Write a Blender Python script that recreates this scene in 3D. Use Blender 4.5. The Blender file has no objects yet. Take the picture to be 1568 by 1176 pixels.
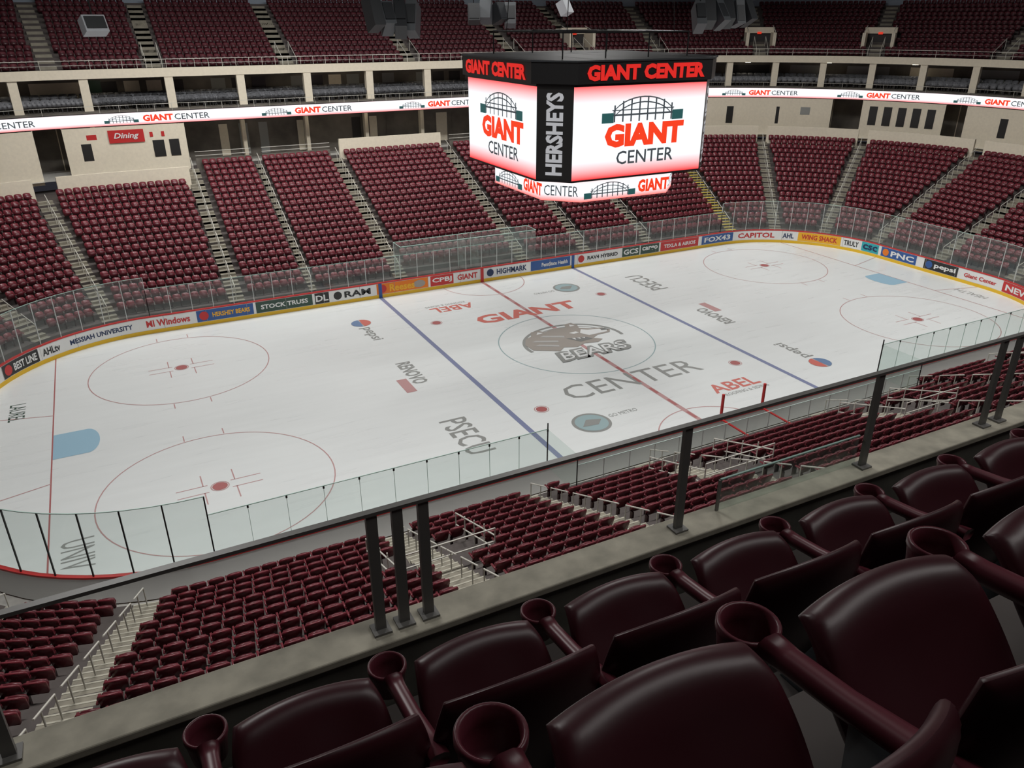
import bpy, math, random
import numpy as np
from mathutils import Matrix, Vector
random.seed(4)
sc=bpy.context.scene
try: sc.view_settings.view_transform='Standard'
except Exception: pass
COL=bpy.context.collection
# ------------------------------------------------------------ materials
def mat(name,col,rough=.5,metal=0,emit=None,es=1,noise=0,nscale=5,spec=.5,bump=0,coat=0,stretch=None):
    m=bpy.data.materials.new(name);m.use_nodes=True
    nt=m.node_tree;b=nt.nodes['Principled BSDF']
    b.inputs['Base Color'].default_value=(*col,1);b.inputs['Roughness'].default_value=rough
    b.inputs['Metallic'].default_value=metal
    b.inputs['Specular IOR Level'].default_value=spec
    if coat: b.inputs['Coat Weight'].default_value=coat
    if emit: b.inputs['Emission Color'].default_value=(*emit,1);b.inputs['Emission Strength'].default_value=es
    if noise or bump:
        tc=nt.nodes.new('ShaderNodeNewGeometry')
        n=nt.nodes.new('ShaderNodeTexNoise');n.inputs['Scale'].default_value=nscale;n.inputs['Detail'].default_value=4
        nt.links.new(tc.outputs['Position'],n.inputs['Vector'])
        if noise:
            r=nt.nodes.new('ShaderNodeMapRange');r.inputs['To Min'].default_value=1-noise;r.inputs['To Max'].default_value=1+noise
            r.inputs['From Min'].default_value=.3;r.inputs['From Max'].default_value=.7
            nt.links.new(n.outputs['Fac'],r.inputs['Value'])
            mx=nt.nodes.new('ShaderNodeVectorMath');mx.operation='SCALE';mx.inputs[0].default_value=col
            nt.links.new(r.outputs[0],mx.inputs['Scale']);nt.links.new(mx.outputs[0],b.inputs['Base Color'])
        if bump:
            bp=nt.nodes.new('ShaderNodeBump');bp.inputs['Strength'].default_value=bump;bp.inputs['Distance'].default_value=.01
            nt.links.new(n.outputs['Fac'],bp.inputs['Height']);nt.links.new(bp.outputs[0],b.inputs['Normal'])
    return m
def glassmat(name,tint,diff=.08,gl=.06):
    m=bpy.data.materials.new(name);m.use_nodes=True;nt=m.node_tree;nt.nodes.clear()
    o=nt.nodes.new('ShaderNodeOutputMaterial');t=nt.nodes.new('ShaderNodeBsdfTransparent');t.inputs[0].default_value=(*tint,1)
    d=nt.nodes.new('ShaderNodeBsdfDiffuse');d.inputs[0].default_value=(.75,.85,.8,1)
    g=nt.nodes.new('ShaderNodeBsdfGlossy');g.inputs['Roughness'].default_value=.08
    a=nt.nodes.new('ShaderNodeMixShader');a.inputs[0].default_value=diff
    b=nt.nodes.new('ShaderNodeMixShader');b.inputs[0].default_value=gl
    nt.links.new(t.outputs[0],a.inputs[1]);nt.links.new(d.outputs[0],a.inputs[2])
    nt.links.new(a.outputs[0],b.inputs[1]);nt.links.new(g.outputs[0],b.inputs[2]);nt.links.new(b.outputs[0],o.inputs[0])
    return m
def screenmat(name,zlo,zhi,strength=1.0,bot=(.95,.03,.03),top=(.9,.05,.04),w0=.3,w1=.72):
    m=bpy.data.materials.new(name);m.use_nodes=True;nt=m.node_tree;nt.nodes.clear()
    o=nt.nodes.new('ShaderNodeOutputMaterial');e=nt.nodes.new('ShaderNodeEmission');e.inputs[1].default_value=strength
    g=nt.nodes.new('ShaderNodeNewGeometry');s=nt.nodes.new('ShaderNodeSeparateXYZ');r=nt.nodes.new('ShaderNodeMapRange')
    r.inputs['From Min'].default_value=zlo;r.inputs['From Max'].default_value=zhi
    c=nt.nodes.new('ShaderNodeValToRGB');el=c.color_ramp.elements
    el[0].position=0;el[0].color=(*bot,1);el[1].position=1;el[1].color=(*top,1)
    for p in (w0,w1):
        x=el.new(p);x.color=(.90,.94,.97,1)
    nt.links.new(g.outputs['Position'],s.inputs[0]);nt.links.new(s.outputs['Z'],r.inputs['Value'])
    nt.links.new(r.outputs[0],c.inputs[0]);nt.links.new(c.outputs[0],e.inputs[0]);nt.links.new(e.outputs[0],o.inputs[0])
    return m
def emat(name,col,s=1): 
    return mat(name,(0,0,0),emit=col,es=s)
def icemat():
    C=(.785,.82,.82)
    m=mat('ice',C,.3,spec=.3);nt=m.node_tree;b=nt.nodes['Principled BSDF']
    g=nt.nodes.new('ShaderNodeNewGeometry')
    fac=[]
    for rz,sx,sy,scl in((.5,.25,2.2,1.0),(-.8,.2,1.8,1.4),(0,1,1,.18)):
        mp=nt.nodes.new('ShaderNodeMapping');mp.inputs['Rotation'].default_value=(0,0,rz);mp.inputs['Scale'].default_value=(sx,sy,1)
        n=nt.nodes.new('ShaderNodeTexNoise');n.inputs['Scale'].default_value=scl;n.inputs['Detail'].default_value=7
        nt.links.new(g.outputs['Position'],mp.inputs[0]);nt.links.new(mp.outputs[0],n.inputs['Vector']);fac.append(n)
    a=nt.nodes.new('ShaderNodeMath');a.operation='ADD';nt.links.new(fac[0].outputs['Fac'],a.inputs[0]);nt.links.new(fac[1].outputs['Fac'],a.inputs[1])
    c=nt.nodes.new('ShaderNodeMath');c.operation='ADD';nt.links.new(a.outputs[0],c.inputs[0]);nt.links.new(fac[2].outputs['Fac'],c.inputs[1])
    r=nt.nodes.new('ShaderNodeMapRange');r.inputs['From Min'].default_value=1.1;r.inputs['From Max'].default_value=1.9;r.inputs['To Min'].default_value=.97;r.inputs['To Max'].default_value=1.02
    nt.links.new(c.outputs[0],r.inputs[0])
    v=nt.nodes.new('ShaderNodeVectorMath');v.operation='SCALE';v.inputs[0].default_value=C;nt.links.new(r.outputs[0],v.inputs['Scale'])
    nt.links.new(v.outputs[0],b.inputs['Base Color'])
    r2=nt.nodes.new('ShaderNodeMapRange');r2.inputs['From Min'].default_value=1.1;r2.inputs['From Max'].default_value=1.9;r2.inputs['To Min'].default_value=.24;r2.inputs['To Max'].default_value=.38
    nt.links.new(c.outputs[0],r2.inputs[0]);nt.links.new(r2.outputs[0],b.inputs['Roughness'])
    return m
M={}
M['ice']=icemat()
M['iceline']=mat('ice_white_paint',(.78,.80,.80),.3)
M['red']=mat('paint_red',(.42,.13,.13),.4)
M['redthin']=mat('paint_red_faded',(.52,.30,.30),.4)
M['blue']=mat('paint_blue',(.22,.25,.40),.4)
M['crease']=mat('paint_crease_blue',(.33,.54,.68),.4)
M['dgrey']=mat('paint_dark_grey',(.20,.205,.20),.4)
M['mgrey']=mat('paint_mid_grey',(.29,.30,.29),.4)
M['lgrey']=mat('paint_light_grey',(.45,.45,.44),.4)
M['brown']=mat('paint_brown_grey',(.35,.32,.29),.4)
M['bredd']=mat('paint_logo_red',(.62,.17,.14),.4)
M['teal']=mat('paint_teal',(.33,.45,.47),.4)
M['pepb']=mat('paint_badge_blue',(.16,.25,.42),.4)
M['white']=mat('board_white',(.80,.81,.80),.3)
M['yellow']=mat('kick_yellow',(.80,.50,.02),.4)
M['capred']=mat('cap_red',(.55,.03,.03),.4)
M['orange']=mat('ad_orange',(.80,.20,.01),.4)
M['adred']=mat('ad_red',(.55,.03,.03),.4)
M['adblue']=mat('ad_blue',(.03,.10,.32),.4)
M['adnavy']=mat('ad_navy',(.01,.03,.10),.4)
M['adblack']=mat('ad_black',(.02,.02,.02),.4)
M['adgreen']=mat('ad_darkgreen',(.03,.07,.05),.4)
M['adteal']=mat('ad_teal',(.03,.40,.45),.4)
M['adyel']=mat('ad_yellow',(.85,.45,.02),.4)
M['glass']=glassmat('rink_glass_mat',(.88,.94,.92),.12,.05)
M['glassf']=glassmat('rink_glass_clear',(.93,.97,.96),.05,.06)
M['gedge']=mat('glass_edge',(.42,.60,.54),.3)
M['post']=mat('glass_post_grey',(.62,.65,.64),.4)
M['black']=mat('black_metal',(.012,.012,.013),.4)
M['conc']=mat('concrete_tier',(.085,.072,.068),.8,noise=.15,nscale=2)
M['concl']=mat('concrete_stair',(.26,.24,.19),.7,noise=.15,nscale=3)
M['nose']=mat('stair_nosing',(.48,.46,.38),.6)
M['stepyel']=mat('stair_yellow',(.75,.58,.05),.6)
M['floor']=mat('floor_concrete',(.50,.49,.46),.6,noise=.1)
M['beige']=mat('beige_wall',(.80,.73,.59),.7,noise=.04)
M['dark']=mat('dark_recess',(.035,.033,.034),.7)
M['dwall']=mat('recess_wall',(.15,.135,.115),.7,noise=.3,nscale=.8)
M['gwall']=mat('upper_wall_bluegrey',(.32,.37,.44),.8)
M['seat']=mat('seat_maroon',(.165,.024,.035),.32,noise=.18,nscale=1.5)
M['seatp']=mat('seat_pan_shaded_maroon',(.105,.014,.022),.32,noise=.18,nscale=1.5)  # same plastic as the back; row shading painted in as a darker tone
M['seatd']=mat('seat_support_dark',(.03,.008,.010),.5)  # dark maroon of the seat supports
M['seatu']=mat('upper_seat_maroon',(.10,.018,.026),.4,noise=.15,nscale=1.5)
M['seatup']=mat('upper_seat_pan_shaded_maroon',(.055,.011,.016),.4)  # row shading painted into the upper pans as well
M['plate']=mat('seat_number_plate',(.80,.76,.74),.5)
M['club']=mat('club_seat_grey',(.16,.165,.18),.5)
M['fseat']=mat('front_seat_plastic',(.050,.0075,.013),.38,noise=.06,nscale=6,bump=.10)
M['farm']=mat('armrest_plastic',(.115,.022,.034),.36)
M['rail']=mat('handrail_steel',(.62,.61,.55),.4,metal=0)
M['drail']=mat('painted_grey_rail',(.20,.195,.185),.4)
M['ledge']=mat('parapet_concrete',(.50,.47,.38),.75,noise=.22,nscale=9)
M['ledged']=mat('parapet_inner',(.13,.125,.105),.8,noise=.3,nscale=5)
M['ribbon']=screenmat('ribbon_led',10.15,10.98,1.25,bot=(.95,.25,.25),top=(1,.85,.85),w0=.3,w1=.6)
M['screen']=screenmat('video_screen',10.38,14.43,1.15,bot=(.95,.05,.05),top=(.95,.12,.12),w0=.20,w1=.82)
M['ring']=screenmat('lower_ring_led',9.1,10.1,1.15,bot=(.95,.15,.12),top=(1,.8,.8),w0=.35,w1=.7)
M['ered']=emat('led_red',(.95,.05,.012),1.0)
M['ered2']=emat('led_dim_red',(.75,.02,.015),.95)
M['egrey']=emat('led_darkgrey',(.055,.065,.075),1)
M['egreen']=emat('led_darkgreen',(.02,.09,.09),1)
M['elgrey']=emat('led_lightgrey',(.5,.5,.52),.8)
M['lamp']=emat('concourse_lamp',(1,.86,.65),7)
M['exit']=emat('exit_sign_red',(1,.05,.02),.6)
M['speaker']=mat('speaker_grey',(.09,.10,.11),.5)
M['spwhite']=mat('speaker_white',(.55,.58,.62),.5)
M['spdark']=mat('speaker_dark',(.025,.028,.032),.5)
# ------------------------------------------------------------ mesh helper
class Acc:
    def __init__(s): s.v=[];s.f=[];s.m=[];s.mats=[]
    def mi(s,k):
        if k not in s.mats: s.mats.append(k)
        return s.mats.index(k)
    def add(s,v,f,k):
        o=len(s.v);i=s.mi(k);s.v.extend([tuple(a) for a in v])
        for q in f: s.f.append([o+j for j in q]);s.m.append(i)
    def box(s,x0,x1,y0,y1,z0,z1,k):
        s.add([(x0,y0,z0),(x1,y0,z0),(x1,y1,z0),(x0,y1,z0),(x0,y0,z1),(x1,y0,z1),(x1,y1,z1),(x0,y1,z1)],
              [(0,3,2,1),(4,5,6,7),(0,1,5,4),(1,2,6,5),(2,3,7,6),(3,0,4,7)],k)
    def obox(s,c,ax,ay,az,k):
        c=Vector(c);ax=Vector(ax);ay=Vector(ay);az=Vector(az)
        v=[c+i*ax+j*ay+l*az for l in(-1,1) for i,j in((-1,-1),(1,-1),(1,1),(-1,1))]
        s.add(v,[(0,3,2,1),(4,5,6,7),(0,1,5,4),(1,2,6,5),(2,3,7,6),(3,0,4,7)],k)
    def beam(s,a,b,w,k,h=None,n=6):
        a=Vector(a);b=Vector(b);d=(b-a)
        if d.length<1e-6:return
        dn=d.normalized();up=Vector((0,0,1)) if abs(dn.z)<.95 else Vector((1,0,0))
        x=dn.cross(up).normalized();y=x.cross(dn);h=h or w
        v=[];
        for p in(a,b):
            for i in range(n):
                t=2*math.pi*i/n+math.pi/n;v.append(p+x*math.cos(t)*w/2+y*math.sin(t)*h/2)
        s.add(v,[(i,(i+1)%n,n+(i+1)%n,n+i) for i in range(n)]+[tuple(range(n))[::-1],tuple(range(n,2*n))],k)
    def obj(s,name,parent=None,smooth=False):
        me=bpy.data.meshes.new(name);me.from_pydata(s.v,[],s.f);me.polygons.foreach_set('material_index',s.m)
        if smooth: me.polygons.foreach_set('use_smooth',[True]*len(s.f))
        for k in s.mats: me.materials.append(M[k])
        me.update();o=bpy.data.objects.new(name,me);COL.objects.link(o)
        if parent: o.parent=parent
        return o
def empty(name):
    o=bpy.data.objects.new(name,None);COL.objects.link(o);return o
# ------------------------------------------------------------ rink path
HX,HY,R=21.95,4.42,8.53;Q=R*math.pi/2
PER=4*HX+4*HY+4*Q
def frame(s):
    s=(s+HX)%PER-HX
    if s<=HX: return (s,HY,0.)
    s-=HX
    if s<=Q: return (HX,HY,s/R)
    s-=Q
    if s<=2*HY: return (HX,HY-s,math.pi/2)
    s-=2*HY
    if s<=Q: return (HX,-HY,math.pi/2+s/R)
    s-=Q
    if s<=2*HX: return (HX-s,-HY,math.pi)
    s-=2*HX
    if s<=Q: return (-HX,-HY,math.pi+s/R)
    s-=Q
    if s<=2*HY: return (-HX,-HY+s,1.5*math.pi)
    s-=2*HY
    return (-HX,HY,1.5*math.pi+s/R)
def pos(s,d,z=0):
    x,y,t=frame(s);return (x+(R+d)*math.sin(t),y+(R+d)*math.cos(t),z)
BR=[];a=-HX
for L in (2*HX,Q,2*HY,Q,2*HX,Q,2*HY,Q): BR.append(a);a+=L
BR+=[b+PER for b in BR]+[b-PER for b in BR]
def samples(s0,s1,st=.8):
    pts=[s0]+sorted(b for b in BR if s0<b<s1)+[s1];out=[]
    for a,b in zip(pts,pts[1:]):
        t0=frame((a+b)/2-1e-3)[2];t1=frame((a+b)/2+1e-3)[2]
        n=1 if abs(t0-t1)<1e-9 else max(1,math.ceil((b-a)/st))
        out+=[a+(b-a)*i/n for i in range(n)]
    return out+[s1]
def strip(acc,prof,s0,s1,k,st=.8):
    S=samples(s0,s1,st);n=len(prof)
    v=[pos(s,d,z) for s in S for d,z in prof]
    f=[(i*n+j,(i+1)*n+j,(i+1)*n+j+1,i*n+j+1) for i in range(len(S)-1) for j in range(n-1)]
    acc.add(v,f,k)
def seclen(s0,s1,d):
    S=samples(s0,s1,.8);return sum((Vector(pos(a,d))-Vector(pos(b,d))).length for a,b in zip(S,S[1:]))
# ------------------------------------------------------------ text
_tc={}
def text2d(body,bold=0.0,shear=0):
    key=(body,bold,shear)
    if key in _tc: return _tc[key]
    c=bpy.data.curves.new('t','FONT');c.body=body;c.size=1;c.offset=bold;c.resolution_u=2;c.shear=shear
    o=bpy.data.objects.new('t',c);COL.objects.link(o);bpy.context.view_layer.update()
    me=bpy.data.meshes.new_from_object(o.evaluated_get(bpy.context.evaluated_depsgraph_get()))
    v=np.array([(p.co.x,p.co.y) for p in me.vertices]);f=[list(p.vertices) for p in me.polygons]
    bpy.data.objects.remove(o);bpy.data.meshes.remove(me);bpy.data.curves.remove(c)
    lo=v.min(0);hi=v.max(0);v=(v-(lo+hi)/2)/(hi-lo)
    _tc[key]=(v,f);return v,f
def text(acc,body,w,h,fn,k,bold=.0,shear=0):
    v,f=text2d(body,bold,shear);acc.add([fn(x*w,y*h) for x,y in v],f,k)
def poly(acc,pts,fn,k): acc.add([fn(x,y) for x,y in pts],[list(range(len(pts)))],k)
def ringp(acc,r0,r1,fn,k,cx=0,cy=0,n=64,a0=0,a1=2*math.pi,sy=1):
    v=[];
    for i in range(n+1):
        t=a0+(a1-a0)*i/n
        v+=[fn(cx+r0*math.cos(t),cy+r0*math.sin(t)*sy),fn(cx+r1*math.cos(t),cy+r1*math.sin(t)*sy)]
    acc.add(v,[(2*i,2*i+1,2*i+3,2*i+2) for i in range(n)],k)
# ------------------------------------------------------------ ICE
rink=empty('ice_rink')
A=Acc();S=samples(-HX,-HX+PER-1e-4,.5)[:-1]
A.add([pos(s,0,0) for s in S],[list(range(len(S)))[::-1]],'ice')
A.obj('ice_sheet',rink)
A=Acc()
def I(cx=0,cy=0,rot=0,z=.006):
    c,s_=math.cos(rot),math.sin(rot)
    return lambda x,y:(cx+x*c-y*s_,cy+x*s_+y*c,z)
def rect(cx,cy,w,h,k,z=.004): poly(A,[(-w/2,-h/2),(w/2,-h/2),(w/2,h/2),(-w/2,h/2)],I(cx,cy,0,z),k)
for x in(-7.62,7.62): rect(x,0,.27,2*(HY+R)-.02,'blue')
rect(0,0,.26,2*(HY+R)-.02,'redthin')
for i in range(17): rect(0,-12+i*1.5,.16,.7,'red',.007)
gy=HY+math.sqrt(R*R-(27.13-HX)**2)
for sx in(-1,1):
    rect(sx*27.13,0,.06,2*gy-.05,'red')
    for sy in(-1,1):
        v=I(0,0);x0,y0,x1,y1=sx*27.13,sy*3.4,sx*30.45,sy*4.3
        poly(A,[(x0,y0),(x1,y1),(x1,y1+.06),(x0,y0+.06)],v,'redthin')
        cx,cy=sx*21.03,sy*6.7
        ringp(A,4.545,4.595,I(cx,cy),'redthin');ringp(A,0,.30,I(cx,cy,0,.007),'red',n=24);ringp(A,.33,.37,I(cx,cy,0,.007),'redthin',n=24)
        for a in(-1,1):
            for b in(-1,1):
                rect(cx+a*1.05,cy+b*.28,1.2,.05,'redthin');rect(cx+a*.62,cy+b*.72,.05,.9,'redthin')
            for dx in(-.85,.85): rect(cx+dx,cy+a*4.85,.05,.55,'redthin')
        ringp(A,0,.28,I(sx*6.1,cy,0,.006),'red',n=24);ringp(A,.33,.37,I(sx*6.1,cy),'redthin',n=24)
    pts=[(0,-1.22),(1.37,-1.22)]+[(1.37+.5*math.cos(t),1.22*math.sin(t)) for t in np.linspace(-1.4,1.4,14)]+[(1.37,1.22),(0,1.22)]
    poly(A,[(-sx*x,-sx*y) for x,y in pts],I(sx*27.10,0,0,.007),'crease')
ringp(A,4.54,4.60,I(),'teal',n=96)
ringp(A,3.0,3.06,I(0,-12.95+0,0,.005),'redthin',a0=.02,a1=math.pi-.02)
ringp(A,3.0,3.06,I(0,12.95,0,.005),'redthin',a0=math.pi+.02,a1=2*math.pi-.02)
# centre logo: bear head in profile inside a ring, lettering below
L0=I(0,.15,0,.012);L1=I(0,.15,0,.018);L2=I(0,.15,0,.024);L3=I(0,.15,0,.030);L4=I(0,.15,0,.036)
ringp(A,3.0,3.2,L0,'mgrey',a0=-.15,a1=math.pi+.15,sy=.85)
ringp(A,2.62,2.72,L0,'lgrey',a0=.4,a1=math.pi-.2,sy=.85)
head=[(-2.9,-.2),(-2.95,.7),(-2.5,1.5),(-2.0,1.75),(-1.7,2.35),(-1.15,2.4),(-.95,2.0),(-.2,2.25),(.6,2.1),(.8,2.6),(1.3,2.65),(1.45,2.1),(1.3,1.7),(1.9,1.3),(2.6,1.1),(2.85,.6),(2.6,.25),(1.7,.2),(1.2,-.1),(1.6,-.5),(1.1,-.8),(.3,-.6),(-.4,-.9),(-1.1,-.6),(-1.6,-1.0),(-2.2,-.6)]
poly(A,head,L1,'brown')
poly(A,[(1.2,.35),(2.5,.40),(2.65,.65),(2.3,.95),(1.6,1.15),(1.25,1.4),(.9,.9)],L2,'iceline')
poly(A,[(2.3,.7),(2.75,.6),(2.7,.95),(2.35,1.0)],L3,'dgrey')
poly(A,[(.3,1.2),(.8,1.25),(.9,1.0),(.5,.95)],L2,'iceline')
poly(A,[(-1.6,1.8),(-1.35,2.15),(-1.1,1.9)],L2,'iceline');poly(A,[(.9,2.1),(1.05,2.45),(1.25,2.1)],L2,'iceline')
for a_,b_ in(((-2.4,.9),(-1.0,.2)),((-2.5,.3),(-1.3,-.4)),((-1.6,1.4),(-.3,.7))):
    (xa_,ya_),(xb_,yb_)=a_,b_;poly(A,[(xa_,ya_),(xb_,yb_),(xb_+.1,yb_+.25),(xa_+.3,ya_+.12)],L2,'lgrey')
poly(A,[(-.3,.5),(.9,.2),(1.1,-.2),(.2,-.3)],L2,'dgrey')
for i in range(3): poly(A,[(0+i*.3,.38-i*.07),(.2+i*.3,.34-i*.07),(.12+i*.3,.05)],L3,'iceline')
text(A,'BEARS',4.9,1.45,I(.15,-1.65,.0,.036),'mgrey',.06,.2)
text(A,'BEARS',4.35,1.0,I(.15,-1.65,.0,.044),'iceline',.0,.2)
text(A,'GIANT',7.2,1.5,I(-.1,5.85),'bredd',.035)
text(A,'CENTER',8.3,1.6,I(-.1,-5.8),'mgrey',.0)
def pepsi(cx,cy,r):
    f=I(cx,cy,r)
    text(A,'pepsi',2.3,.85,lambda x,y:f(x+.5,y),'mgrey',.015)
    g=lambda x,y:f(x-1.5,y)
    ringp(A,0,.62,g,'lgrey',n=30);h=lambda x,y:(g(x,y)[0],g(x,y)[1],.012)
    ringp(A,0,.60,h,'bredd',n=20,a0=.1,a1=math.pi-.1);ringp(A,0,.60,h,'pepb',n=20,a0=math.pi+.1,a1=2*math.pi-.1)
pepsi(-10.3,7.3,-math.pi/2);pepsi(10.3,-7.3,math.pi/2)
text(A,'PSECU',3.5,1.35,I(-10.4,-7.4,-math.pi/2),'mgrey',.01)
text(A,'PSECU',3.5,1.35,I(10.4,7.4,math.pi/2),'mgrey',.01)
for sx,r in((-1,-math.pi/2),(1,math.pi/2)):
    f=I(sx*10.4,0,r);text(A,'RENOVO',3.0,.85,lambda x,y:f(x-.3,y+.25),'mgrey',.03)
    poly(A,[(.3,-.85),(2.0,-.85),(2.0,-.3),(.3,-.3)],f,'redthin')
for sx,r in((1,0),(-1,math.pi)):
    f=I(sx*4.1,-sx*8.8,r);text(A,'ABEL',3.0,.95,f,'bredd',.02)
    text(A,'ROOFING & SIDING',2.8,.28,lambda x,y:f(x+.2,y-.8),'mgrey')
    g=I(-sx*4.7,-sx*9.0,r);ringp(A,0,.95,g,'mgrey',n=30);ringp(A,0,.80,lambda x,y:(g(x,y)[0],g(x,y)[1],.012),'teal',n=30)
    poly(A,[(-.6,-.2),(.2,-.3),(.6,.1),(-.1,.35)],lambda x,y:(g(x,y)[0],g(x,y)[1],.018),'mgrey')
    text(A,'GO METRO',1.6,.3,lambda x,y:g(x+1.9,y+.2),'mgrey')
text(A,'LAUREL',2.0,.7,I(-28.7,4.6,-math.pi/2),'adgreen');text(A,'UNIV',1.9,1.1,I(-26.2,-9.0,-math.pi/2),'mgrey')
text(A,'HEALTH',2.2,.6,I(28.7,-5.0,math.pi/2),'mgrey')
A.obj('ice_markings',rink)
# ------------------------------------------------------------ BOARDS
boards=empty('dasher_boards')
A=Acc();s0=-HX;s1=-HX+PER
strip(A,[(0,0),(-.015,.0),(-.015,.22),(0,.22)],s0,s1,'yellow')
strip(A,[(0,.22),(0,1.0)],s0,s1,'white')
strip(A,[(-.02,1.0),(-.02,1.07),(.13,1.07),(.13,1.0)],s0,s1,'capred')
strip(A,[(.12,1.0),(.12,0)],s0,s1,'white')
A.obj('board_shell',boards)
A=Acc()
ads=[(-31,-28.4,'adblack','BEST LINE','white','adred'),(-28.3,-27,'white','AHLtv','adblack',None),(-26.9,-22.6,'white','MESSIAH UNIVERSITY','adnavy',None),(-22.5,-19.5,'white','MI Windows','adred',None),
(-19.4,-15.95,'adblue','HERSHEY BEARS','adyel','adred'),(-15.85,-12.2,'adgreen','STOCK TRUSS','white',None),(-12.1,-11.1,'adblack','DL','white',None),(-11,-8.1,'white','RAM','adblack','adblack'),
(-7.9,-4.1,'orange','Reeses','adyel','adred'),(-4,-2.2,'adred','CPBJ','white',None),(-2.1,-.2,'white','GIANT','adred',None),(.2,3.9,'white','HIGHMARK','adnavy','adnavy'),
(3.95,7.4,'adblue','PennState Health','white','adblue'),(7.9,12.0,'white','RAV4 HYBRID','adblack','adred'),(12.1,13.8,'adgreen','GCS','white',None),(13.85,15.7,'adgreen','cargo','white',None),
(15.8,19.7,'adred','TEXLA & AIRIOS','white',None),(20,23.3,'adblue','FOX43','white',None),(23.4,27.3,'white','CAPITOL','adred',None),(27.5,28.6,'white','AHL','adnavy',None),
(28.8,32.3,'adyel','WING SHACK','adred',None),(32.4,33.9,'white','TRULY','adblack',None),(34,35.6,'adteal','csc','adnavy',None),(35.8,39,'adblue','PNC','white','orange'),(39.6,42.4,'adblack','pepsi','white','adblue'),
(42.6,45.6,'white','Giant Center','adred',None),(45.8,49,'adred','NEWS','white',None),(49.2,53,'white','BEARS','adnavy',None)]
for a,b,bg,t,fg,acc2 in ads:
    strip(A,[(-.012,.25),(-.012,.97)],a+.03,b-.03,bg)
    w=(b-a);cx=(a+b)/2
    off=0
    if acc2:
        x=a+.45
        A.add([pos(x+.28*math.cos(t2),-.022,.61+.28*math.sin(t2)) for t2 in np.linspace(0,2*math.pi,14)[:-1]],[list(range(13))],acc2);off=.35;w-=.7
    if t in('Reeses',):
        A.add([pos(b-.7+.45*math.cos(t2),-.022,.6+.26*math.sin(t2)) for t2 in np.linspace(0,2*math.pi,14)[:-1]],[list(range(13))],'brown');off-=.4;w-=.9
    text(A,t,w*.82,(.42 if len(t)<11 else .3)*(1.25 if t=='Reeses' else 1),lambda x,y:pos(cx+off+x,-.026,.61+y),fg,.03)
for s in np.arange(-31,53,2.44): strip(A,[(-.014,.22),(-.014,1.0)],s-.012,s+.012,'mgrey')
for x in(-7.62,7.62): strip(A,[(-.03,.0),(-.03,1.0)],x-.12,x+.12,'adblue')
strip(A,[(-.03,.0),(-.03,1.0)],-.12,.12,'adred')
A.obj('board_advertisements',boards)
# ------------------------------------------------------------ GLASS
gl=empty('rink_glass')
A=Acc();B=Acc();NC=79.54
def zt(s):
    x,y,t=frame(s)
    return 2.75 if abs(x)<HX-1e-3 else 3.45
segs=[(-HX,HX),(HX,NC-HX),(NC-HX,NC-9.4),(NC+9.4,NC+HX),(NC+HX,PER-HX)]
for a,b in segs:
    z=zt((a+b)/2)
    far=b<NC-HX+1
    if a>NC+HX-1:
        strip(A,[(.05,1.07),(.05,z)],a,a+Q,'glass');strip(A,[(.05,1.07),(.05,z)],a+Q,b,'glassf')
    else: strip(A,[(.05,1.07),(.05,z)],a,b,'glassf' if far else 'glass')
    strip(B,[(.035,z-.012),(.035,z+.012),(.065,z+.012),(.065,z-.012)],a,b,'gedge')
    n=max(1,round((b-a)/1.22))
    dark=(a>NC+9)
    for i in range(n+1):
        s=a+(b-a)*i/n;x,y,t=frame(s)
        nn=Vector((math.sin(t),math.cos(t),0));tt=Vector((math.cos(t),-math.sin(t),0))
        c=Vector(pos(s,.05,0))
        near=(NC-HX-2<s<NC+HX-.1)
        if near:
            B.obox(c+Vector((0,0,z-.06)),tt*.03,nn*.02,Vector((0,0,.05)),'black')
            B.obox(c+Vector((0,0,(1.07+z)/2)),tt*.006,nn*.012,Vector((0,0,(z-1.07)/2)),'gedge')
        else:
            dk=dark and s<NC+HX+Q+4
            B.obox(c+Vector((0,0,(1.07+z)/2)),tt*(.022 if dk else .016),nn*.02,Vector((0,0,(z-1.07)/2)),'black' if dk else 'post')
for x in(-9.4,9.4):
    A.add([(x,-13,1.07),(x,-15.2,1.07),(x,-15.2,2.75),(x,-13,2.75)],[(0,1,2,3)],'glass')
    B.beam((x,-13.0,1.0),(x,-13.0,3.0),.06,'black')
    B.beam((x,-15.2,0),(x,-15.2,2.75),.05,'black')
A.add([(-9.4,-15.2,1.0),(9.4,-15.2,1.0),(9.4,-15.2,2.3),(-9.4,-15.2,2.3)],[(0,1,2,3)],'glassf')
for i in range(17): B.beam((-9.4+i*1.175,-15.2,0),(-9.4+i*1.175,-15.2,2.3),.035,'post')
B.beam((-9.4,-15.2,2.3),(9.4,-15.2,2.3),.03,'gedge')
for x in(-.6,1.8): B.beam((x,-13.05,1.0),(x,-13.05,2.3),.14,'capred')
B.beam((-.6,-13.05,1.1),(-.6,-15.1,1.1),.1,'capred');B.beam((1.8,-13.05,1.1),(1.8,-15.1,1.1),.1,'capred')
x0,x1=-6.0,4.4
for x in(x0,-1.2,-.2,x1): A.add([(x,13.0,1.07),(x,14.4,1.07),(x,14.4,3.3),(x,13.0,3.3)],[(0,1,2,3)],'glass');B.beam((x,14.4,.6),(x,14.4,3.3),.05,'post')
A.add([(x0,14.4,1.0),(x1,14.4,1.0),(x1,14.4,3.3),(x0,14.4,3.3)],[(0,1,2,3)],'glass')
A.add([(x0,13.0,2.75),(x1,13.0,2.75),(x1,13.0,3.3),(x0,13.0,3.3)],[(0,1,2,3)],'glass')
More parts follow.
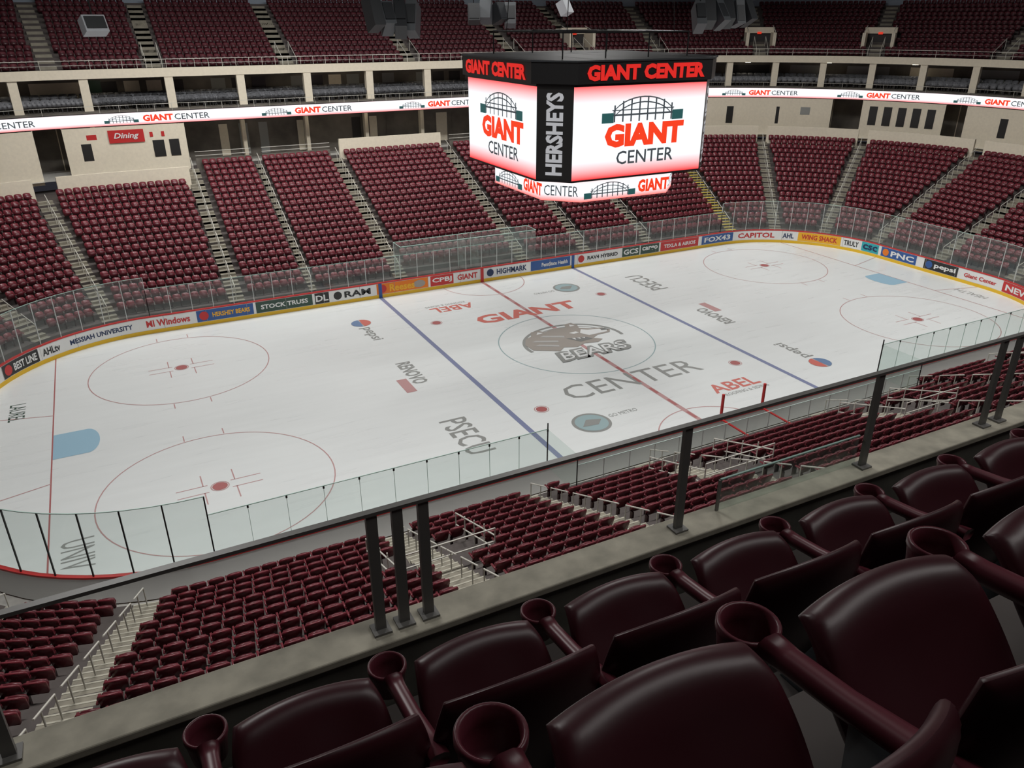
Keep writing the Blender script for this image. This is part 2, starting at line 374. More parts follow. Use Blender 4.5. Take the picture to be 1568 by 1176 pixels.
B.beam((x0,14.4,3.3),(x1,14.4,3.3),.05,'gedge');B.beam((x0,13.,3.3),(x1,13.,3.3),.05,'gedge')
for x in(x0,x1): B.beam((x,13.,3.3),(x,14.4,3.3),.05,'gedge')
A.obj('glass_panes',gl);B.obj('glass_frames',gl)
A=Acc()
for a,b in((-9.1,-.9),(2.1,9.1)):
    A.box(a,b,-14.6,-14.2,.40,.46,'white')
    for i in range(5):
        x=a+.3+(b-a-.6)*i/4;A.box(x-.03,x+.03,-14.55,-14.25,0,.40,'post')
A.box(-9.4,9.4,-15.3,-15.18,0,1.0,'white')
for i in range(8):
    x=-9.0+i*1.0
    for z in(.55,.95): A.beam((x,-15.55,z+.3),(x+.9,-15.55,z+.3),.045,'rail')
    A.beam((x,-15.55,0),(x,-15.55,1.25),.045,'rail');A.beam((x,-15.55,1.25),(x,-16.4,1.6),.045,'rail')
A.obj('team_bench')
# ------------------------------------------------------------ TIERS
NR,D0,DD,Z0,DZ=20,1.35,.725,.80,.313
lower=empty('lower_seating_bowl')
SEG=[(-31.2,-16.7,17),(-16.7,22.4,20),(22.4,53,18),(53,PER-31.2,20)]
def nrows(s):
    s=(s+31.2)%PER-31.2
    for a,b,n in SEG:
        if a<=s<b: return n
    return NR
A=Acc()
for a,b,n in SEG:
    prof=[(D0-.05,0),(D0-.05,Z0)]
    for i in range(n): prof+=[(D0+DD*(i+1)-.05,Z0+DZ*i),(D0+DD*(i+1)-.05,Z0+DZ*(i+1))]
    zz=Z0+DZ*n
    prof[-1]=(prof[-1][0],zz-.3);prof.append((D0+DD*NR+2.6,zz-.3))
    strip(A,prof,a,b,'conc',1.2)
A.obj('lower_tiers',lower)
half=[-16.7,-11.8,-5.6,4.1,9.6,15.6]
rc=[23.8,27.2,30.6,34.3,39.77]
ais=sorted(set([round(x,2) for x in half+rc+[79.54-x for x in rc[:4]]+[NC+x for x in(-15.6,-9.6,-4.1,5.6,11.0,16.3)]+[PER-x for x in rc[:4]]+[PER-39.77]+[PER-79.54+x for x in rc[:4]]]))
AW={-11.8:.45}
def seat_lp():
    v=[];f=[];m=[]
    def plate(out,yf,th,mt):
        o=len(v);n=len(out)
        for x,z in out: v.append((x,yf(x,z)+th/2,z))
        for x,z in out: v.append((x,yf(x,z)-th/2,z))
        f.append([o+i for i in range(n)][::-1]);m.append(mt);f.append([o+n+i for i in range(n)]);m.append(mt)
        for i in range(n): f.append([o+i,o+(i+1)%n,o+n+(i+1)%n,o+n+i]);m.append(mt)
    plate([(-.215,.42),(0,.42),(.215,.42),(.235,.74),(.20,.81),(.11,.835),(0,.84),(-.11,.835),(-.20,.81),(-.235,.74)],lambda x,z:.12*(.87-z)/.45+.05*(x/.23)**2-.02,.045,0)
    plate([(-.19,.38),(.19,.38),(.215,.60),(.17,.68),(0,.695),(-.17,.68),(-.215,.60)],lambda x,z:.15+.26*(z-.38),.05,3)
    o=len(v)
    for z in(0,.45):
        for x,y in((-.24,.0),(-.19,.0),(-.19,.14),(-.24,.14)): v.append((x,y,z))
    for q in((0,1,5,4),(1,2,6,5),(2,3,7,6),(3,0,4,7)): f.append([o+j for j in q]);m.append(1)
    o=len(v)
    for x,y,z in((-.265,.02,.60),(-.215,.02,.60),(-.215,.32,.58),(-.265,.32,.58),(-.265,.02,.64),(-.215,.02,.64),(-.215,.32,.62),(-.265,.32,.62)): v.append((x,y,z))
    for q in((4,5,6,7),(0,1,5,4),(1,2,6,5),(2,3,7,6),(3,0,4,7)): f.append([o+j for j in q]);m.append(0)
    o=len(v)
    for x,z in((-.05,.75),(.04,.75),(.04,.795),(-.05,.795)): v.append((x,.12*(.87-z)/.45+.012,z))
    f.append([o,o+1,o+2,o+3]);m.append(2)
    return np.array(v),f,m
SV,SF,SM=seat_lp()
def seats_obj(name,inst,mats,parent):
    n=len(inst);a=np.array(inst);m=len(SV)
    c,s_=np.cos(a[:,3]),np.sin(a[:,3])
    X=np.stack([-c,s_],1);Y=np.stack([-s_,-c],1)
    P=np.empty((n,m,3))
    P[:,:,0]=a[:,None,0]+SV[None,:,0]*X[:,None,0]+SV[None,:,1]*Y[:,None,0]
    P[:,:,1]=a[:,None,1]+SV[None,:,0]*X[:,None,1]+SV[None,:,1]*Y[:,None,1]
    P[:,:,2]=a[:,None,2]+SV[None,:,2]
    lens=np.array([len(q) for q in SF]);lp=np.concatenate([np.array(q) for q in SF])
    loops=(lp[None,:]+(np.arange(n)*m)[:,None]).ravel()
    st=np.concatenate([[0],np.cumsum(lens)[:-1]]);starts=(st[None,:]+(np.arange(n)*lens.sum())[:,None]).ravel()
    me=bpy.data.meshes.new(name);me.vertices.add(n*m);me.vertices.foreach_set('co',P.ravel())
    me.loops.add(len(loops));me.loops.foreach_set('vertex_index',loops.astype(np.int32))
    me.polygons.add(n*len(SF));me.polygons.foreach_set('loop_start',starts.astype(np.int32))
    me.polygons.foreach_set('material_index',np.tile(SM,n).astype(np.int32))
    for k in mats: me.materials.append(M[k])
    me.update(calc_edges=True);me.validate()
    o=bpy.data.objects.new(name,me);COL.objects.link(o);o.parent=parent;return o
def fill(aisles,rows,s_lo,s_hi,sp=.53,aw=1.05,skip=None):
    inst=[]
    bs=[s_lo]+[a for a in aisles if s_lo<a<s_hi]+[s_hi]
    for (d,z,ri) in rows:
        for a,b in zip(bs,bs[1:]):
            wa=AW.get(a,aw);wb=AW.get(b,aw)
            L=seclen(a,b,d)-wa/2-wb/2
            n=int(L/sp)
            if n<1: continue
            S=samples(a,b,.4);cum=[0]
            for p,q in zip(S,S[1:]): cum.append(cum[-1]+(Vector(pos(p,d))-Vector(pos(q,d))).length)
            off=wa/2+(L-n*sp)/2+sp/2
            ts=np.interp([off+i*sp for i in range(n)],cum,S)
            for s in ts:
                if skip and skip(s,ri): continue
                x,y,_=pos(s,d);inst.append((x,y,z,frame(s)[2]))
    return inst
def skipL(s,r):
    if r>=nrows(s): return True
    if abs(s-NC)<9.8 and r<2: return True
    if -6.4<s<4.8 and r<1: return True
    for vs in(NC+5.6,NC-4.1,NC+16.3): 
        if abs(s-vs)<1.5 and 4<=r<=6: return True
    return False
rows=[(D0+DD*(i+1)-.13,Z0+DZ*i,i) for i in range(NR)]
inst=fill(ais,rows,ais[0],ais[0]+PER-1e-3,skip=skipL)
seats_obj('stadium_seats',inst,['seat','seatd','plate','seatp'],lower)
A=Acc();B=Acc()
for a in ais:
    x,y,t=frame(a);nn=Vector((math.sin(t),math.cos(t),0));tt=Vector((math.cos(t),-math.sin(t),0))
    w=AW.get(a,.95)/2
    for i in range(nrows(a)):
        for hh in(0,1):
            d=D0+DD*i-.05+hh*DD/2;z=Z0+DZ*i+hh*DZ/2+.012
            c=Vector(pos(a,d+DD/4,0))
            A.obox(c+Vector((0,0,z-.1)),tt*w,nn*DD/4,Vector((0,0,.1)),'concl')
            e=Vector(pos(a,d+.035,0));A.obox(e+Vector((0,0,z+.002)),tt*w,nn*(.1 if 23<a<24 else .025),Vector((0,0,.006)),'stepyel' if 23<a<24 else 'nose')
    for i in range(0,nrows(a)-1,2):
        p=Vector(pos(a,D0+DD*i+.3,Z0+DZ*i));q=Vector(pos(a,D0+DD*(i+1.5)+.3,Z0+DZ*(i+1.5)))
        B.beam(p,p+Vector((0,0,.85)),.04,'rail');B.beam(p+Vector((0,0,.85)),q+Vector((0,0,.85)),.05,'rail')
        p2=Vector(pos(a,D0+DD*(i+1)+.3,Z0+DZ*(i+1)));B.beam(p2,p2+Vector((0,0,.85)),.04,'rail')
for vs in(NC+5.6,NC-4.1,NC+16.3,NC-15.6):
    for ds in(-1.5,1.5):
        p=[pos(vs+ds,D0+DD*i,Z0+DZ*i) for i in(3,7)]
        for h in(.5,.95): B.beam((p[0][0],p[0][1],p[0][2]+h),(p[1][0],p[1][1],p[0][2]+h+DZ*3.2),.05,'rail')
        for q in np.linspace(0,1,5):
            xx=p[0][0]+(p[1][0]-p[0][0])*q;yy=p[0][1]+(p[1][1]-p[0][1])*q;zz=p[0][2]+(p[1][2]-p[0][2])*q
            B.beam((xx,yy,zz),(xx,yy,zz+.95),.045,'rail')
    p=pos(vs,D0+DD*7,Z0+DZ*7)
    for h in(.5,.95): B.beam((p[0]-1.5,p[1],p[2]+h),(p[0]+1.5,p[1],p[2]+h),.05,'rail')
A.obj('aisle_stairs',lower);B.obj('aisle_handrails',lower)
# parapets behind lower bowl
A=Acc()
bs=[-31.2]+[a-PER for a in ais if -31.2<a-PER<-16]+[a for a in ais if a<53]
for a,b in zip(bs,bs[1:]):
    m_=(a+b)/2;n=nrows(m_);dt=D0+DD*n;zz=Z0+DZ*n
    g=.40 if abs(frame(m_)[2])<1e-6 else .16
    tall=(m_<-16.7) or (m_>22.4) or (-5.6<m_<4.1)
    h=1.3 if tall else .55
    strip(A,[(dt+.03,zz-.4),(dt+.03,zz+h),(dt+.28,zz+h),(dt+.28,zz-.4)],a+g,b-g,'beige' if tall else 'dwall',1.2)
    if not tall:
        for hh in(.75,1.05): strip(A,[(dt+.1,zz+hh),(dt+.1,zz+hh+.04)],a+g,b-g,'rail',1.2)
strip(A,[(D0+DD*NR+1.0,6.66),(25,6.66)],-60,60,'floor',1.5)
A.obj('bowl_parapet',lower)
# ------------------------------------------------------------ MIDDLE LEVEL (suites)
U0,U1=-48,58
mid=empty('suite_level')
A=Acc()
strip(A,[(21.5,6.66),(21.5,10.1)],U0,U1,'dwall',1.2)
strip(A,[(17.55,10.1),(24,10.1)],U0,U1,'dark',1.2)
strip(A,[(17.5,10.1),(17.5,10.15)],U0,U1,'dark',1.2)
strip(A,[(17.55,11.02),(17.75,11.02),(17.75,11.1),(20.1,11.1),(20.1,11.35),(21.0,11.35),(21.9,11.35),(21.9,13.3)],U0,U1,'dwall',1.2)
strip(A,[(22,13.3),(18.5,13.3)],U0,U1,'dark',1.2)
strip(A,[(18.5,13.3),(18.45,13.3),(18.45,13.92),(18.75,13.92)],U0,U1,'beige',1.2)
def colm(s,d,w,z0,z1,k,dd=.25):
    x,y,t=frame(s);nn=Vector((math.sin(t),math.cos(t),0));tt=Vector((math.cos(t),-math.sin(t),0))
    A.obox(Vector(pos(s,d,(z0+z1)/2)),tt*w/2,nn*dd,Vector((0,0,(z1-z0)/2)),k)
cols=[]
x=-22.2
while x<HX: cols.append(x);x+=5.2
cols+=[HX+1.4*i for i in range(0,10)]+[37.5,42.5]+[-23.6-1.5*i for i in range(8)]+[46,48,50,52]
for s in cols:
    colm(s,18.75,.6,11.02,13.3,'beige')
    colm(s,20.6,.3,6.66,10.1,'beige',.3)
for a,b,z1 in((-22.9,-16.6,10.1),(-27.5,-23.5,10.1),(24.4,29.4,10.1),(30.3,32.7,10.1),(33.3,36.5,10.1),(39,43,10.1)):
    strip(A,[(17.2,6.4),(17.2,z1)],a,b,'beige',1.2)
    for q in(a,b): strip(A,[(17.2,6.4),(21.4,6.4),(21.4,z1),(17.2,z1)],q-.01,q+.01,'beige',1.2)
def win(a,w,z0,z1,k='adblack'): strip(A,[(17.16,z0),(17.16,z1)],a-w/2,a+w/2,k,1.2)
for a,w in((-18.6,.8),(-17.5,.7),(-22.45,.22),(-24.6,.3)): win(a,w,7.8,9.0)
for i in range(5): win(30.65+i*.42,.24,7.9,9.6)
for a in(26.2,27.8,34.4): win(a,.22,7.7,9.3)
for a in(25.2,28.6): win(a,.3,8.6,9.3,'mgrey')
strip(A,[(17.1,8.95),(17.1,9.85)],-21.9,-19.5,'adred',1.2)
text(A,'Dining',1.7,.5,lambda x,y:pos(-20.7+x,17.05,9.4+y),'white',.02,.3)
for px in(-19.0,-18.2,-22.3): win(px,.22,9.25,9.6,'adred')
for s in list(np.arange(-36,40,2.3)):
    if random.random()<.75: colm(s,19.6,.5,9.98,10.04,'lamp',.12)
    if random.random()<.7: colm(s+.7,20.4,.5,13.2,13.26,'lamp',.12)
for s in list(np.arange(-36,44,1.6)):
    r=random.random()
    if r<.8: strip(A,[(21.45,6.9),(21.45,9.4)],s,s+random.uniform(.4,1.1),random.choice(['adblack','beige','dwall','mgrey']),1.2)
    strip(A,[(21.85,11.4),(21.85,12.9)],s,s+1.1,random.choice(['adblack','adblack','dwall','mgrey','beige']),1.2)
strip(A,[(21.8,11.4),(21.8,13.0)],-22.1,-21.6,'adgreen')
for s in np.arange(-21.5,-17,1.5):
    p=pos(s,16.0);z=Z0+DZ*17-.3
    A.beam((p[0],p[1],z),(p[0],p[1],z+1.05),.07,'black');A.beam((p[0],p[1],z+1.05),(p[0],p[1],z+1.10),.7,'black',n=16)
A.obj('suite_structure',mid)
inst=fill([c for c in cols],[(18.9,11.1,0),(19.8,11.1,1),(20.8,11.35,2)],-36,44,sp=.62,aw=.9)
seats_obj('club_seats',inst,['club','dark','club','club'],mid)
A=Acc()
strip(A,[(17.45,11.5),(17.45,11.53)],U0,U1,'rail',1.2)
for s in np.arange(-40,50,1.2): p=pos(s,17.6);A.beam((p[0],p[1],11.0),(p[0],p[1],11.52),.03,'rail')
A.obj('suite_railing',mid)
# ribbon
rb=empty('ribbon_display')
A=Acc();strip(A,[(17.4,10.15),(17.4,10.98)],U0,U1,'ribbon',.6)
strip(A,[(17.4,10.98),(17.6,10.98)],U0,U1,'black');strip(A,[(17.6,10.15),(17.4,10.15)],U0,U1,'black')
def building(acc,w,h,fn,k1,k2):
    n=14
    for rr,yo in((1.0,0),(.97,-.2)):
        pts=[]
        for i in range(n+1):
            t=math.pi*(.14+.72*i/n);pts.append((w*.37*rr*math.cos(t)/math.cos(.14*math.pi),h*(-.08+yo+.55*(math.sin(t)-math.sin(.14*math.pi))/(1-math.sin(.14*math.pi)))))
        for (xa,ya),(xb,yb) in zip(pts,pts[1:]):
            poly(acc,[(xa,ya),(xb,yb),(xb,yb-.05*h),(xa,ya-.05*h)],fn,k1)
    for i in range(8):
        x=w*(-.35+.1*i);top=h*(-.08+.5*math.sqrt(max(0,1-(x/(w*.40))**2)))
        poly(acc,[(x-.009*w,-.48*h),(x+.009*w,-.48*h),(x+.009*w,top),(x-.009*w,top)],fn,k1)
    poly(acc,[(-.38*w,-.25*h),(.38*w,-.25*h),(.38*w,-.18*h),(-.38*w,-.18*h)],fn,k1)
    poly(acc,[(-.38*w,-.05*h),(.38*w,-.05*h),(.38*w,-.01*h),(-.38*w,-.01*h)],fn,k1)
    for sg in(-1,1):
        poly(acc,[(sg*.36*w,-.5*h),(sg*.5*w,-.5*h),(sg*.5*w,-.12*h),(sg*.36*w,-.12*h)],fn,k2)
cents=[-24.5,-18,-6.8,4.6,16.0]+[23.5,27.2,30.8,34.15,46.5]
def arc_s(s0,dist,d):
    x,y,t=frame(s0);return s0+dist*(R/(R+d) if (abs(x)>=HX-1e-6 and abs(y)>=HY-1e-6) else 1)
for c in cents:
    f=lambda x,y:pos(arc_s(c,x,17.4),17.36,10.57+y)
    text(A,'GIANT',2.1,.46,lambda x,y:f(x-.3,y),'ered',.05);text(A,'CENTER',2.5,.42,lambda x,y:f(x+2.1,y),'egrey',.01)
    building(A,2.3,.55,lambda x,y:f(x-2.8,y),'egrey','egreen')
A.obj('ribbon_panels',rb)
# ------------------------------------------------------------ UPPER DECK (far and ends)
up=empty('upper_seating_deck')
NU,UD0,UDD,UZ0,UDZ=13,18.75,.80,13.55,.375
prof=[(UD0,13.92),(UD0+.01,UZ0)]
for i in range(NU): prof+=[(UD0+UDD*(i+1),UZ0+UDZ*i),(UD0+UDD*(i+1),UZ0+UDZ*(i+1))]
prof.append((30,UZ0+UDZ*NU))
A=Acc();strip(A,prof,U0,U1,'conc',1.2)
ua=[-31.0,-27.2,-22.8,-17.8,-7.8,2.7,13.0,20.6,24.0,27.1,30.3,33.6,39.77,45.5]
def portal(s):
    x,y,t=frame(s);nn=Vector((math.sin(t),math.cos(t),0));tt=Vector((math.cos(t),-math.sin(t),0))
    d=UD0+UDD*3.2;z=UZ0+UDZ*2
    for sg in(-1,1): A.obox(Vector(pos(s,d,z+.9))+tt*sg*1.3,tt*.15,nn*.9,Vector((0,0,.75)),'beige')
    A.obox(Vector(pos(s,d+.85,z+1.2)),tt*1.3,nn*.06,Vector((0,0,.9)),'dark')
    A.obox(Vector(pos(s,d+.75,z+1.85)),tt*1.45,nn*.12,Vector((0,0,.28)),'beige')
    A.obox(Vector(pos(s,d+.6,z+1.6)),tt*.2,nn*.03,Vector((0,0,.1)),'exit')
    for sg in(-1,1):
        q=Vector(pos(s,d-.9,z+.9))+tt*sg*1.3;q2=Vector(pos(s,d+.9,z+2.3))+tt*sg*1.3
        A.beam(q+Vector((0,0,.9)),q2,.06,'rail');A.beam(q,q+Vector((0,0,.9)),.05,'rail')
for s in ua:
    x,y,t=frame(s);nn=Vector((math.sin(t),math.cos(t),0));tt=Vector((math.cos(t),-math.sin(t),0))
    for i in range(NU):
        for hh in(0,1):
            z=UZ0+UDZ*i+hh*UDZ/2+.012
            A.obox(Vector(pos(s,UD0+UDD*i+hh*UDD/2+UDD/4,z-.1)),tt*.55,nn*UDD/4,Vector((0,0,.1)),'concl')
    if abs(s)<HX or s>0:
        for sg in(-.55,.55):
            q=Vector(pos(s,UD0+.1,UZ0+.9))+tt*sg;q2=Vector(pos(s,UD0+UDD*3,UZ0+UDZ*3+.9))+tt*sg
            A.beam(q,q2,.05,'rail');A.beam(q,q-Vector((0,0,.9)),.05,'rail');A.beam(q2,q2-Vector((0,0,.9)),.05,'rail')
for s in(20.6,27.1,30.3,-27.2,39.77): portal(s)
strip(A,[(18.5,14.5),(18.5,14.54)],U0,U1,'rail',1.2)
strip(A,[(18.5,14.2),(18.5,14.22)],U0,U1,'rail',1.2)
for s in np.arange(-44,56,1.0): p=pos(s,18.5);A.beam((p[0],p[1],13.9),(p[0],p[1],14.52),.035,'rail')
A.obj('upper_tiers',up)
def skipU(s,r): return any(abs(s-q)<(1.5 if abs(q)<HX else .45) and 2<=r<=4 for q in(20.6,27.1,30.3,-27.2,39.77))
inst=fill(ua,[(UD0+UDD*(i+1)-.16,UZ0+UDZ*i,i) for i in range(NU)],-40,50,sp=.53,aw=1.3,skip=skipU)
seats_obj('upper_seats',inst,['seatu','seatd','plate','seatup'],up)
# room shell
A=Acc();strip(A,[(30.1,UZ0+UDZ*NU-1),(30.1,32)],U0,U1,'gwall',1.5);A.obj('wall_far')
for nm,v in(('wall_near',[(-62,-46,-.1),(62,-46,-.1),(62,-46,32),(-62,-46,32)]),('wall_left',[(-62,-46,-.1),(-62,46,-.1),(-62,46,32),(-62,-46,32)]),
            ('ceiling',[(-62,-46,32),(62,-46,32),(62,46,32),(-62,46,32)]),('floor',[(-62,-46,-.05),(62,-46,-.05),(62,46,-.05),(-62,46,-.05)])):
    A=Acc();A.add(v,[(0,1,2,3)],'dark' if nm!='floor' else 'floor');A.obj(nm)
# ------------------------------------------------------------ SCOREBOARD
sb=empty('center_hung_scoreboard')
def octo(a,c): return [(a-c,-a),(a,-a+c),(a,a-c),(a-c,a),(-a+c,a),(-a,a-c),(-a,-a+c),(-a+c,-a)]
def prism(acc,a,c,z0,z1,k,cap='black',ks=None):
    P=octo(a,c);n=8
    v=[(x,y,z0) for x,y in P]+[(x,y,z1) for x,y in P]
    for i in range(n):
        kk=k if i%2==1 else (ks or k)
        acc.add([v[i],v[(i+1)%n],v[n+(i+1)%n],v[n+i]],[(0,1,2,3)],kk)
    acc.add(v,[tuple(range(n)),tuple(range(n,2*n))],cap)
A=Acc()
prism(A,4.9,1.2,10.38,14.43,'screen','black','adblack')
prism(A,4.94,1.24,14.43,14.55,'black');prism(A,4.94,1.24,10.30,10.38,'black')
prism(A,5.2,1.5,14.55,15.45,'black');prism(A,5.25,1.5,15.45,15.52,'spdark')
prism(A,3.95,1.4,9.12,10.12,'ring','black','ring');prism(A,3.6,1.2,10.12,10.32,'black')
prism(A,3.2,1.0,8.95,9.12,'spdark')
def face(i,off):
    ang=i*math.pi/2
    def g(a,z0):
        def fn(x,y):
            X,Y=x,-(a+off);c,s_=math.cos(ang),math.sin(ang)
            return (X*c-Y*s_,X*s_+Y*c,z0+y)
        return fn
    return g
for i in range(4):
    g=face(i,.03)
    m=g(4.9,12.4)
    text(A,'GIANT',4.5,1.05,lambda x,y:m(x+.25,y-.15),'ered',.06)
    text(A,'CENTER',3.3,.62,lambda x,y:m(x+.35,y-1.15),'egrey',.01)
    building(A,4.6,1.15,lambda x,y:m(x+.1,y+1.0),'egrey','egreen')
    t=g(5.2,15.0);text(A,'GIANT CENTER',6.5,.66,lambda x,y:t(x,y),'ered2',.055)
    r=g(3.95,9.62);text(A,'GIANT',1.9,.62,lambda x,y:r(x+1.7,y),'ered',.05);building(A,3.0,.75,lambda x,y:r(x-.9,y),'egrey','egreen')
    ang=i*math.pi/2-math.pi/4
    dd=(4.9*2-1.2)/math.sqrt(2)+.03
    def cf(x,y):
        X,Y=-y,-dd;c,s_=math.cos(ang),math.sin(ang)
        return (X*c-Y*s_,X*s_+Y*c,12.4+x)
    text(A,'HERSHEYS',3.6,.8,cf,'elgrey',.04)
    d2=(3.95*2-1.4)/math.sqrt(2)+.03
    def cr(x,y):
        X,Y=x,-d2;c,s_=math.cos(ang),math.sin(ang)
        return (X*c-Y*s_,X*s_+Y*c,9.62+y)
    text(A,'CENTER',1.7,.5,cr,'egrey',.0)
A.obj('display_body',sb)
A=Acc()
for x in(-3.5,-1.2,1.2,3.5):
    for y in(-3.5,3.5):
        A.beam((x,y,15.5),(x,y,16.6),.07,'black')
    A.beam((x,-3.5,16.6),(x,3.5,16.6),.08,'black')
for y in(-3.5,3.5): A.beam((-3.5,y,16.6),(3.5,y,16.6),.08,'black')
for x in(-3,3):
    for y in(-3,3): A.beam((x,y,16.6),(x*.7,y*.7,32),.04,'black')
A.obj('hanging_frame',sb)
def cluster(name,cx,cy,cz,w,n,k,sc_=1.0,wh=False):
    A=Acc();rn=random.Random(int(cx*10))
    A.beam((cx-w/2,cy,cz+1.3),(cx+w/2,cy,cz+1.3),.15,'black');
    for x in(-w/2,w/2): A.beam((cx+x,cy,cz+1.3),(cx+x,cy,32),.05,'black')
    for i in range(n):
        x=cx-w/2+w*(i+.5)/n;a=rn.uniform(-.7,.7);b=rn.uniform(.3,.8)
        rx=Vector((math.cos(a),math.sin(a),0));ry=Vector((-math.sin(a)*math.cos(b),math.cos(a)*math.cos(b),-math.sin(b)));rz=rx.cross(ry)
        kk='spwhite' if wh else ('speaker' if (i%2==k) else 'spdark')
        A.obox((x,cy,cz+rn.uniform(0,.3)),rx*w/n*.42,ry*.45*sc_,rz*rn.uniform(.5,.7)*sc_,kk)
        A.obox(Vector((x,cy,cz+.1))-ry*.46*sc_,rx*w/n*.36,ry*.03,rz*.4*sc_,'spdark')
        A.beam((x,cy,cz+1.3),(x,cy,cz+.4),.06,'black')
    A.obj(name)
cluster('hanging_speaker_cluster',-10.1,0,17.1,2.4,4,1)
cluster('hanging_speaker_cluster',8.5,0,17.2,3.8,6,0)
cluster('hanging_speaker_cluster',-.4,10,17.3,3.2,4,1,.9)
cluster('hanging_speaker_cluster',4.6,10,17.6,1.0,1,1,.6,True)
cluster('hanging_speaker_cluster',-22.0,0,16.85,1.0,1,0,.55,True)
# ------------------------------------------------------------ FOREGROUND
CX,CY,CZ=-22.785,-35.956,17.093
def shell(acc,hw,fn,th,k,n=16,kk=.32):
    top=[];bot=[]
    for j in range(n+1):
        for i in range(n+1):
            a=-1+2*i/n;b=-1+2*j/n
            a=math.sin(a*math.pi/2);b=math.sin(b*math.pi/2)
            A_=a*math.sqrt(1-kk*b*b);B_=b*math.sqrt(1-kk*a*a)
            m=max(abs(a),abs(b));t=th*max(0,1-m**10)**.5
            p,nr=fn(A_,B_,a,b);top.append(p+nr*t/2);bot.append(p-nr*t/2)
    N=n+1;f=[(j*N+i,j*N+i+1,(j+1)*N+i+1,(j+1)*N+i) for j in range(n) for i in range(n)]
    acc.add(top,f,k);acc.add(bot,[q[::-1] for q in f],k)
def front_seat():
    A=Acc()
    def back(A_,B_,a,b):
        x=.270*A_
        z=.575+.285*B_+.02*(1-a*a)*(b>0)*b
        y=.02+.10*(.86-z)/.5+.050*a*a-.02*math.cos(b*1.5)
        return Vector((x,y,z)),Vector((-.15*a,.95,.15)).normalized()
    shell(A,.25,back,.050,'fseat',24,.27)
    h=Vector((0,.15,.40));t=Vector((0,.40,.70));ax=(t-h)
    nr=Vector((0,-ax.z,ax.y)).normalized()
    def pan(A_,B_,a,b):
        u=(B_+1)/2
        p=h+ax*u+Vector((.222*A_,0,0))-nr*(.03*(1-a*a)*(1-b*b))-nr*(.035*(max(0,b-.5)*2)**2)
        return p,nr
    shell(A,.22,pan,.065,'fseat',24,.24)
    X=-.265
    prof=[(.03,.69,.030),(.12,.67,.028),(.24,.645,.024),(.36,.63,.024),(.41,.625,.030)]
    v=[]
    for y,z,w in prof:
        for dx,dz in((-1,-.012),(-.9,.010),(-.4,.018),(.4,.018),(.9,.010),(1,-.012),(.5,-.03),(-.5,-.03)): v.append((X+dx*w,y,z+dz))
    n=8;f=[]
    for i in range(len(prof)-1):
        for j in range(n): f.append((i*n+j,i*n+(j+1)%n,(i+1)*n+(j+1)%n,(i+1)*n+j))
    f.append(tuple(range(n)));f.append(tuple(range(n*4,n*5))[::-1]);A.add(v,f,'farm')
    cy,cz=.462,.615;N=28;rad=[(.030,-.085),(.048,-.080),(.056,-.01),(.060,.0),(.060,.014),(.056,.018),(.050,.014),(.046,-.02),(.042,-.07),(.0,-.07)]
    v=[];
    for r,z in rad:
        for i in range(N): t_=2*math.pi*i/N;v.append((X+r*math.cos(t_),cy+r*math.sin(t_),cz+z))
    f=[(k*N+i,k*N+(i+1)%N,(k+1)*N+(i+1)%N,(k+1)*N+i) for k in range(len(rad)-1) for i in range(N)]
    f.append(tuple(range(N))[::-1]);A.add(v,f,'farm')
    v=[]
    for y,z,in((.05,.66),(.22,.63),(.20,.35),(.26,.04),(.30,.0),(.0,.0),(.05,.35)):
        v.append((X-.014,y,z))
    m_=len(v);v+= [(x+.028,y,z) for x,y,z in v]
    A.add(v,[tuple(range(m_))[::-1],tuple(range(m_,2*m_))]+[(i,(i+1)%m_,m_+(i+1)%m_,m_+i) for i in range(m_)],'spdark')
    A.beam((-.25,.12,.42),(.25,.12,.42),.035,'spdark')
    return A.obj('stadium_seat',smooth=True)
base=front_seat();first=True
def place(x,y,z):
    global first
    if first: o=base;first=False
    else: o=bpy.data.objects.new('stadium_seat',base.data);COL.objects.link(o)
    o.location=(x,y,z)
f1=CZ-2.42;f2=CZ-1.64
for k in range(-6,20): place(CX+.215+.53*k,CY+1.31,f1)
for k in range(-5,14): place(CX+.635+.53*k,CY+.33,f2)
deck=empty('front_seating_deck')
A=Acc()
y=CY
xa,xb=CX-9,CX+14
A.box(xa,xb,y+1.02,y+2.19,f1-.25,f1-.002,'conc');A.box(xa,xb,y+.04,y+1.02,f2-.9,f2-.002,'conc');A.box(xa,xb,y-.94,y+.04,f2-.4,f2+.78,'conc')
A.obj('deck_steps',deck)
A=Acc();lz=CZ-2.11
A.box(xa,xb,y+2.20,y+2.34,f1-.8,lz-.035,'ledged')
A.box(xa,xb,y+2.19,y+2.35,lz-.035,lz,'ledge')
o=A.obj('parapet_wall',deck)
b=o.modifiers.new('b','BEVEL');b.width=.006;b.segments=2
A=Acc();rz=CZ-1.575;ry=y+2.27
A.box(xa,xb,ry-.014,ry+.014,rz-.008,rz+.006,'drail')
for px in(-3.0,-1.8,-.62,.605,.70,.80,2.02,3.22,4.20,4.34,5.55,6.75,7.95,9.15):
    A.box(CX+px-.020,CX+px+.020,ry-.010,ry+.010,lz,rz-.006,'drail')
    A.box(CX+px-.035,CX+px+.035,ry-.035,ry+.035,lz,lz+.010,'drail')
A.obj('deck_guardrail',deck)
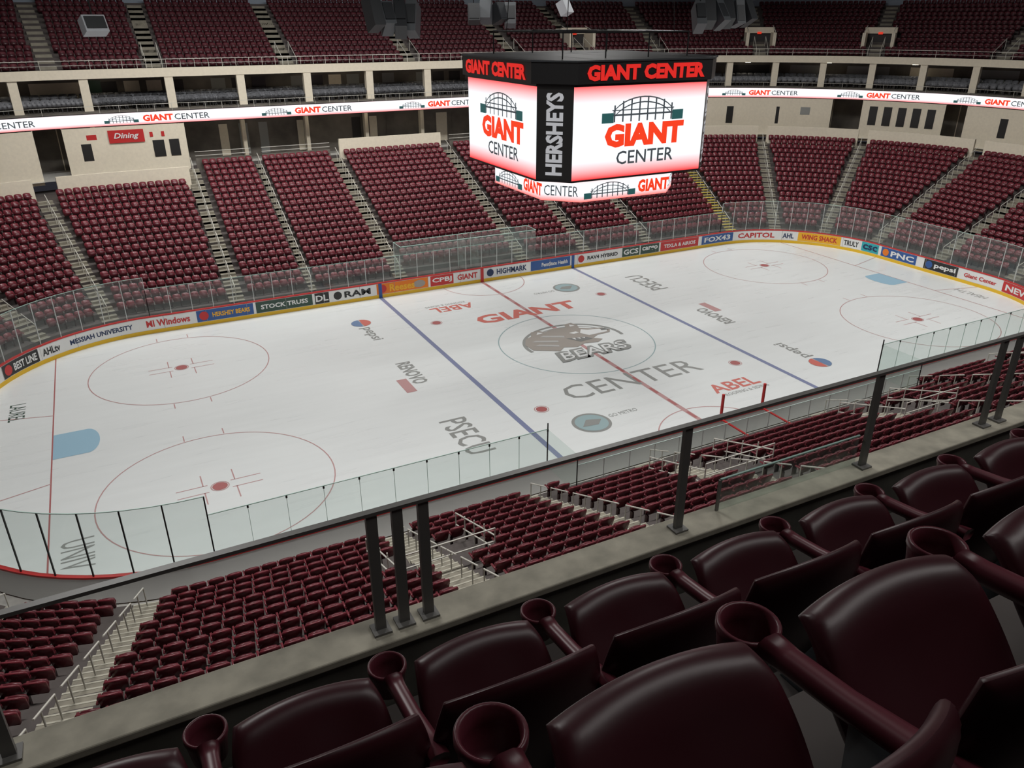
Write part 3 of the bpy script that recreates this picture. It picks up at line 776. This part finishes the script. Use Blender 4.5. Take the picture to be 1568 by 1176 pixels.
A=Acc();A.box(CX+2.28,CX+3.2,ry+.03,ry+.036,lz,lz+.17,'glassf');A.box(CX+2.27,CX+2.285,ry+.028,ry+.038,lz,lz+.17,'drail');A.box(CX+2.28,CX+3.2,ry+.028,ry+.038,lz+.168,lz+.175,'gedge')
A.obj('guardrail_glass_panel',deck)
# ------------------------------------------------------------ LIGHTS
def area(x,y,z,sx,sy,e,rot=(0,0,0),spread=180,col=(1,.98,.95)):
    l=bpy.data.lights.new('arena_or_fill_light','AREA');l.shape='RECTANGLE';l.size=sx;l.size_y=sy;l.energy=e;l.color=col;l.spread=math.radians(spread)
    o=bpy.data.objects.new('arena_or_fill_light',l);o.location=(x,y,z);o.rotation_euler=rot;COL.objects.link(o)
for x,e in((-24,1650),(-10,1650),(10,1650),(24,1700)):
    for yy in(-16,16): area(x,yy,27,5,2,e,spread=145)
area(0,34,30,60,3,300,spread=140);area(50,0,30,3,40,260,spread=140)  # wide overhead fill added for the far and end seating
# unseen fill lights, added to brighten the far and end stands
area(-8,2,30,30,2,1500,rot=(math.radians(55),0,0),spread=90)
area(6,0,30,2,20,1100,rot=(0,math.radians(-58),0),spread=90)
area(-14,-35.8,24,14,2,330)  # fill light added above the front seats and guardrail
w=bpy.data.worlds.new('w');sc.world=w;w.use_nodes=True;w.node_tree.nodes['Background'].inputs[0].default_value=(.02,.02,.025,1)
# ------------------------------------------------------------ CAMERA
yaw,pit,rol,f=.47572,.43749,.00147,1190.838
fw=Vector((math.sin(yaw)*math.cos(pit),math.cos(yaw)*math.cos(pit),-math.sin(pit)))
r=Vector((math.cos(yaw),-math.sin(yaw),0));d=fw.cross(r)
r2=r*math.cos(rol)+d*math.sin(rol);d2=d*math.cos(rol)-r*math.sin(rol)
cd=bpy.data.cameras.new('camera');cam=bpy.data.objects.new('camera',cd);COL.objects.link(cam)
mm=Matrix.Identity(4)
for i in range(3): mm[i][0]=r2[i];mm[i][1]=-d2[i];mm[i][2]=-fw[i]
mm[0][3],mm[1][3],mm[2][3]=CX,CY,CZ
cam.matrix_world=mm;cd.sensor_width=36;cd.lens=f/1568*36;cd.clip_start=.05;cd.clip_end=500
sc.camera=cam
